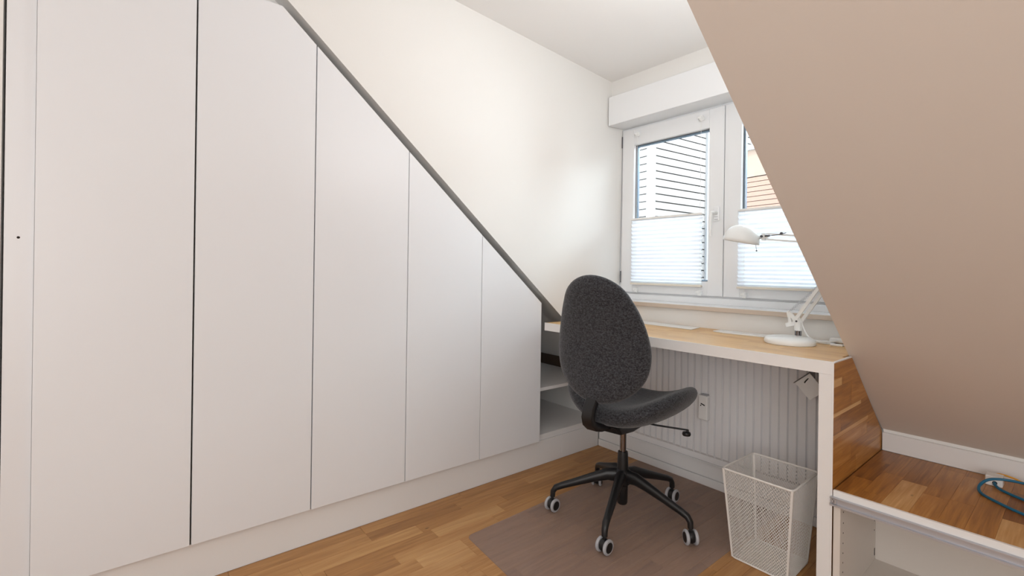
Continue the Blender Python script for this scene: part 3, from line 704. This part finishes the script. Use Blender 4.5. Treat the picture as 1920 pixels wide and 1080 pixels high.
# ------------------------------------------------------------------ things on the desk
def slab(name, pts, z0, z1, mat, label, cat, bw=.001):
    bm = NB(); prism(bm, pts, 'z', z0, z1); bevel(bm, bw); return tag(obj(name, bm, mat), label, cat)
slab('flat_cover', [(.270, -.092), (.617, -.112), (.600, -.010), (.270, .005)], ZT + .0002, ZT + .0045, 'plastic', 'flat white cover plate at the back of the desk, beside the chair back', 'cover plate')
slab('flat_cover', [(.700, -.080), (.752, -.098), (1.150, -.075), (1.140, .005), (.700, -.012)], ZT + .0002, ZT + .0045, 'plastic', 'longer flat white cover plate on the desk behind the lamp base', 'cover plate')
ad = thing('power_adapter', (1.165, -.05, ZT + .0047), 'small white plug adapter on the desk beside the sloping wall', 'adapter')
bm = NB(); box(bm, 1.130, 1.190, -.045, -.008, ZT + .0049, ZT + .022); bevel(bm, .004, 2); obj('body', bm, 'plastic', ad)
bm = NB(); box(bm, 1.150, 1.188, -.105, -.080, ZT + .0003, ZT + .007); bevel(bm, .0015); tag(obj('plug_cap', bm, 'plastic'), 'tiny flat white cap on the desk in front of the plug adapter', 'cap')

# desk lamp
lp = thing('desk_lamp', (1.040, -.170, ZT), 'white spring arm desk lamp with domed shade standing on the desk', 'lamp')
LB = Vector((1.040, -.170, ZT))
bm = NB(); lathe(bm, [(0, .0006), (.082, .0006), (.0835, .003), (.0835, .012), (.080, .019), (.072, .0235), (.05, .0265), (0, .0275)], LB, 48); obj('base', bm, 'lampwhite', lp, smooth=True)
bm = NB(); lathe(bm, [(0, 0), (.0815, 0), (.0815, .0006), (0, .0006)], LB, 48); obj('base_pad', bm, 'gasket', lp)
J = LB + Vector((.010, .052, 0))          # post position
bm = NB(); tube(bm, [J + Vector((0, 0, .0225)), J + Vector((0, 0, .060))], .006, 14); obj('post', bm, 'chrome', lp, smooth=True)
for dx in (-.009, .009):
    bm = NB(); tube(bm, [J + Vector((dx, 0, .026)), J + Vector((dx, 0, .050))], .0022, 8); obj('post_pin', bm, 'darkmetal', lp)
bm = NB(); tube(bm, [J + Vector((0, 0, .045)), J + Vector((0, 0, .075)), J + Vector((-.006, 0, .100))], [.012, .013, .008], 12); 
bar(bm, J + Vector((-.034, -.004, .115)), J + Vector((-.004, -.004, .078)), .008, .013); bar(bm, J + Vector((-.040, -.004, .062)), J + Vector((0, -.004, .075)), .010, .015)
bar(bm, J + Vector((-.034, -.004, .112)), J + Vector((-.024, -.004, .066)), .006, .010); joint = obj('lower_joint', bm, 'lampwhite', lp)
bm = NB(); lathe(bm, [(0, -.001), (.0035, -.001), (.0035, .0015), (0, .0015)], J + Vector((-.002, -.013, .080)), 12, (0, -1, 0)); obj('pivot_screw', bm, 'darkmetal', lp)
E = J + Vector((.170, .010, .368))        # elbow, hidden behind the roof slope
lo_dir = (E - (J + Vector((0, 0, .085)))).normalized(); perp = Vector((-lo_dir.z, 0, lo_dir.x)).normalized()
for k, dy in ((0.006, -.008), (-.010, .008)):
    bm = NB(); bar(bm, J + Vector((0, dy, .085)) + perp * k, E + Vector((0, dy, 0)) + perp * k, .011, .010, (0, 1, 0)); obj('lower_arm', bm, 'lampwhite', lp)
bm = NB()
p0 = J + Vector((-.030, -.004, .112))
q0 = J + Vector((.0, -.004, .085)) + lo_dir * .155 + perp * .008
for dy in (-.008, .006):
    a0, b0 = p0 + Vector((0, dy, 0)), q0 + Vector((0, dy, 0)); pts = []; n = 120; dd = (b0 - a0); t = dd.normalized(); s1 = t.cross(Vector((0, 1, 0))).normalized(); s2 = Vector((0, 1, 0))
    for k in range(n + 1):
        a = k * 2 * PI / 6; f = k / n; rad = .003 if .08 < f < .92 else .0006
        pts.append(a0 + dd * f + s1 * rad * math.cos(a) + s2 * rad * math.sin(a))
    tube(bm, pts, .0007, 5)
obj('spring', bm, 'alu', lp)
bm = NB(); lathe(bm, [(0, -.012), (.016, -.012), (.016, .012), (0, .012)], E, 20, (0, 1, 0)); obj('elbow', bm, 'lampwhite', lp)
HD = Vector((.862, -.118, 1.118))         # knuckle at the shade
SH = Vector((.852, -.150, 1.122))
K = Vector((.921, -.118, 1.118))
for dz in (-.010, .012):
    bm = NB(); bar(bm, K + Vector((.012, 0, dz)), E + Vector((-.01, 0, dz)), .006, .007, (0, 1, 0)); obj('upper_arm', bm, 'lampwhite', lp)
bm = NB()
tube(bm, [K + Vector((.003, -.006, .003)), K + Vector((.026, -.006, .0035))], .0032, 8); tube(bm, [K + Vector((.026, -.006, .0035)), K + Vector((.060, -.006, .006)), K + Vector((.085, -.006, .012))], .0014, 6)
lathe(bm, [(0, -.003), (.005, -.003), (.005, .003), (0, .003)], K + Vector((.070, -.010, .010)), 12, (0, 1, 0)); obj('upper_spring', bm, 'darkmetal', lp)
bm = NB(); tube(bm, [K + Vector((-.034, 0, 0)), K + Vector((.0, 0, 0)), K + Vector((.016, 0, .001))], [.009, .008, .007], 12); box(bm, K.x - .004, K.x + .008, K.y - .01, K.y + .01, K.z - .014, K.z + .014); obj('head_joint', bm, 'lampwhite', lp)
bm = NB(); lathe(bm, [(0, -.004), (.0045, -.004), (.0045, .004), (0, .004)], K + Vector((-.002, -.012, .002)), 14, (0, 1, 0)); obj('joint_screw', bm, 'darkmetal', lp)
ax_ = Vector((.20, .05, 1)).normalized()
bm = NB(); prof = [(.068, -.024), (.0672, -.012), (.064, .002), (.057, .018), (.046, .031), (.032, .040), (.016, .0445), (0, .0455)]
inner = [(r * .965, h - .0012) for r, h in prof[::-1]]; inner[0] = (0, .0440)
lathe(bm, prof, SH, 48, ax_); lathe(bm, inner, SH, 48, ax_)
lathe(bm, [(.068, -.024), (.0656, -.0252)], SH, 48, ax_)
bmesh.ops.remove_doubles(bm, verts=bm.verts, dist=.00005)
shd = obj('shade', bm, 'lampwhite', lp, smooth=True, angle=1.2)
bm = NB(); lathe(bm, [(0, -.012), (.016, -.006), (.020, .006), (.012, .022), (.010, .036)], SH, 20, ax_); obj('bulb', bm, 'plastic', shd, smooth=True)
bm = NB(); tube(bm, [K + Vector((-.028, -.004, -.006)), K + Vector((-.027, -.004, -.03)), K + Vector((-.024, -.004, -.052))], .0008, 6); lathe(bm, [(0, -.003), (.0030, -.002), (.0030, .002), (0, .003)], K + Vector((-.024, -.004, -.054)), 10); obj('switch_pull', bm, 'darkmetal', lp)
def curve_pts(ctrl, n=10):
    P = [Vector(p) for p in ctrl]; P = [P[0]] + P + [P[-1]]; out = []
    for i in range(1, len(P) - 2):
        for k in range(n):
            t = k / n; a, b, c, d = P[i - 1], P[i], P[i + 1], P[i + 2]
            out.append(0.5 * ((2 * b) + (c - a) * t + (2 * a - 5 * b + 4 * c - d) * t * t + (3 * b - a - 3 * c + d) * t ** 3))
    out.append(P[-2]); return out
bm = NB(); tube(bm, curve_pts([J + Vector((.010, .004, .085)), J + Vector((.014, .006, .06)), J + Vector((.030, .012, .025)), J + Vector((.055, .02, .0105)), (1.125, -.085, ZT + .0090), (1.150, -.055, ZT + .012), (1.160, -.040, ZT + .013)]), .0028, 8); obj('cable', bm, 'lampwhite', lp, smooth=True)

# ------------------------------------------------------------------ cables on the bench
sk = thing('cable_socket', (1.570, -.030, ZB), 'small white socket block with blue cable on the oak bench', 'socket')
bm = NB(); box(bm, 1.545, 1.583, -.052, -.012, ZB + .0003, ZB + .030); bevel(bm, .003, 2); hs = obj('housing', bm, 'plastic', sk)
bm = NB(); lathe(bm, [(0, .001), (.0055, .001), (.0055, 0)], (1.566, -.052, ZB + .011), 18, (0, -1, 0)); obj('cable_hole', bm, 'darkhole', hs)
z = ZB + .0044
bm = NB(); tube(bm, curve_pts([(1.566, -.051, ZB + .011), (1.567, -.062, ZB + .009), (1.585, -.085, z), (1.640, -.125, z), (1.72, -.16, z), (1.84, -.16, z), (1.92, -.09, z), (1.88, -.02, z + .004), (1.74, -.03, ZB + .022), (1.66, -.052, ZB + .030), (1.60, -.075, ZB + .036), (1.560, -.090, ZB + .030), (1.541, -.115, ZB + .014), (1.545, -.150, z), (1.575, -.190, z), (1.640, -.240, z), (1.74, -.28, z), (1.90, -.30, z)]), .0038, 10)
tag(obj('network_cable', bm, 'blue', smooth=True), 'blue cable looped on the oak bench', 'cable')
bm = NB(); tube(bm, curve_pts([(1.556, -.0105, ZB + .018), (1.570, -.002, ZB + .026), (1.600, .004, ZB + .022), (1.640, .012, ZB + .008), (1.70, .020, z), (1.85, .018, z)]), .0026, 8)
tag(obj('patch_cable', bm, 'yellow', smooth=True), 'thin yellow cable along the baseboard behind the white socket block', 'cable')

# ------------------------------------------------------------------ outside
bm = NB(); box(bm, -14, 14, 0.5, 24, -3.6, -3.5); tag(obj('ground', bm, 'ground'), 'grey ground outside the window', 'ground'); bpy.data.objects['ground']['kind'] = 'structure'
hb = thing('timber_clad_house', (-1.775, 3.085, -3.5), 'pale timber clad neighbouring house seen through the window', 'building')
c0 = Vector((-1.775, 3.085, 0)); dR = Vector((.0995, .995, 0)).normalized(); dL = Vector((-.990, .141, 0)).normalized()
def facing(c, d, L_, z0, z1, th, nrm):
    vs = [c, c + d * L_, c + d * L_ - nrm * th, c - nrm * th]; return vs
nR = Vector((dR.y, -dR.x, 0)); nL = Vector((dL.y, -dL.x, 0)); nL = nL if nL.y < 0 else -nL
def vprism(bm, vs, z0, z1):
    A_ = [bm.verts.new((v.x, v.y, z0)) for v in vs]; B_ = [bm.verts.new((v.x, v.y, z1)) for v in vs]; bm.faces.new(A_); bm.faces.new(B_[::-1]); n = len(vs)
    for i in range(n): bm.faces.new((A_[i], B_[i], B_[(i + 1) % n], A_[(i + 1) % n]))
def wallpoly(bm, prof, base, d, nn, o0, o1):
    """prof: (distance along d, z) polygon; between offsets o0 and o1 along the outward normal nn"""
    A_ = [bm.verts.new(Vector((base.x, base.y, z)) + d * q + nn * o0) for q, z in prof]; B_ = [bm.verts.new(Vector((base.x, base.y, z)) + d * q + nn * o1) for q, z in prof]
    bm.faces.new(A_); bm.faces.new(B_[::-1]); n = len(prof)
    for i in range(n): bm.faces.new((A_[i], B_[i], B_[(i + 1) % n], A_[(i + 1) % n]))
HT0, HTS = 2.86, 0.22
bm = NB(); wallpoly(bm, [(.02, -3.5), (6, -3.5), (6, HT0 + 6 * HTS), (.02, HT0)], c0, dR, nR, -.06, -2.4); obj('core_wall', bm, 'gap', hb)
bm = NB(); wallpoly(bm, [(.03, -3.5), (2.4, -3.5), (2.4, HT0), (.03, HT0)], c0, dL, nL, -.06, -.2); obj('core_wall', bm, 'gap', hb)
bm = NB(); wallpoly(bm, [(-.05, HT0), (6.05, HT0 + 6.05 * HTS), (6.05, HT0 + 6.05 * HTS + .06), (-.05, HT0 + .06)], c0, dR, nR, .08, -2.4); obj('roof_edge', bm, 'tyre', hb)
SP = .0965; GAPP = .015
z = .72
while z < HT0 + 6 * HTS - .1:
    s0 = max(.02, (z + SP - HT0) / HTS)
    bm = NB(); wallpoly(bm, [(s0, z), (6, z), (6, z + SP - GAPP), (s0, z + SP - GAPP)], c0, dR, nR, 0, -.022); obj('slat', bm, 'slat', hb)
    if z + SP < HT0: 
        bm = NB(); wallpoly(bm, [(.02, z), (2.4, z), (2.4, z + SP - GAPP), (.02, z + SP - GAPP)], c0, dL, nL, 0, -.022); obj('slat', bm, 'slat', hb)
    z += SP
bm = NB(); vprism(bm, [c0 + dL * .075 + nL * .012, c0 + nL * .012 + nR * .012, c0 + nR * .012 + dR * .06, c0 - nR * .03 - nL * .03], -3.4, 2.84); obj('corner_board', bm, 'post', hb)
bm = NB(); p = c0 + dR * 1.12; vprism(bm, [p + nR * .03, p + nR * .03 + dR * .10, p + dR * .10 - nR * .01, p - nR * .01], -3.4, 3.1); obj('vertical_board', bm, 'post', hb)
ob_ = thing('orange_extension', (0.9, 3.6, -3.5), 'orange neighbouring wall with slatted lower part behind the right sash', 'building')
F0 = Vector((-.95, 3.32, 0)); dO = -dL; nO = nL
def F(px_off): return F0 + dO * px_off
bm = NB(); vprism(bm, [F0 - nO * .04, F(4) - nO * .04, F(4) - nO * .6, F0 - nO * .6], -3.5, 2.34); obj('core_wall', bm, 'gap', ob_)
bm = NB(); vprism(bm, [F0, F(4), F(4) - nO * .038, F0 - nO * .038], 2.035, 2.33); obj('upper_wall', bm, 'render', ob_)
bm = NB(); vprism(bm, [F0 + nO * .05, F(4) + nO * .05, F(4) - nO * .6, F0 - nO * .6], 2.335, 2.375); obj('coping', bm, 'tyre', ob_)
z = 2.03 - .053
while z > .6:
    bm = NB(); vprism(bm, [F0, F(4), F(4) - nO * .03, F0 - nO * .03], z, z + .0465); obj('slat', bm, 'orangeslat', ob_); z -= .053
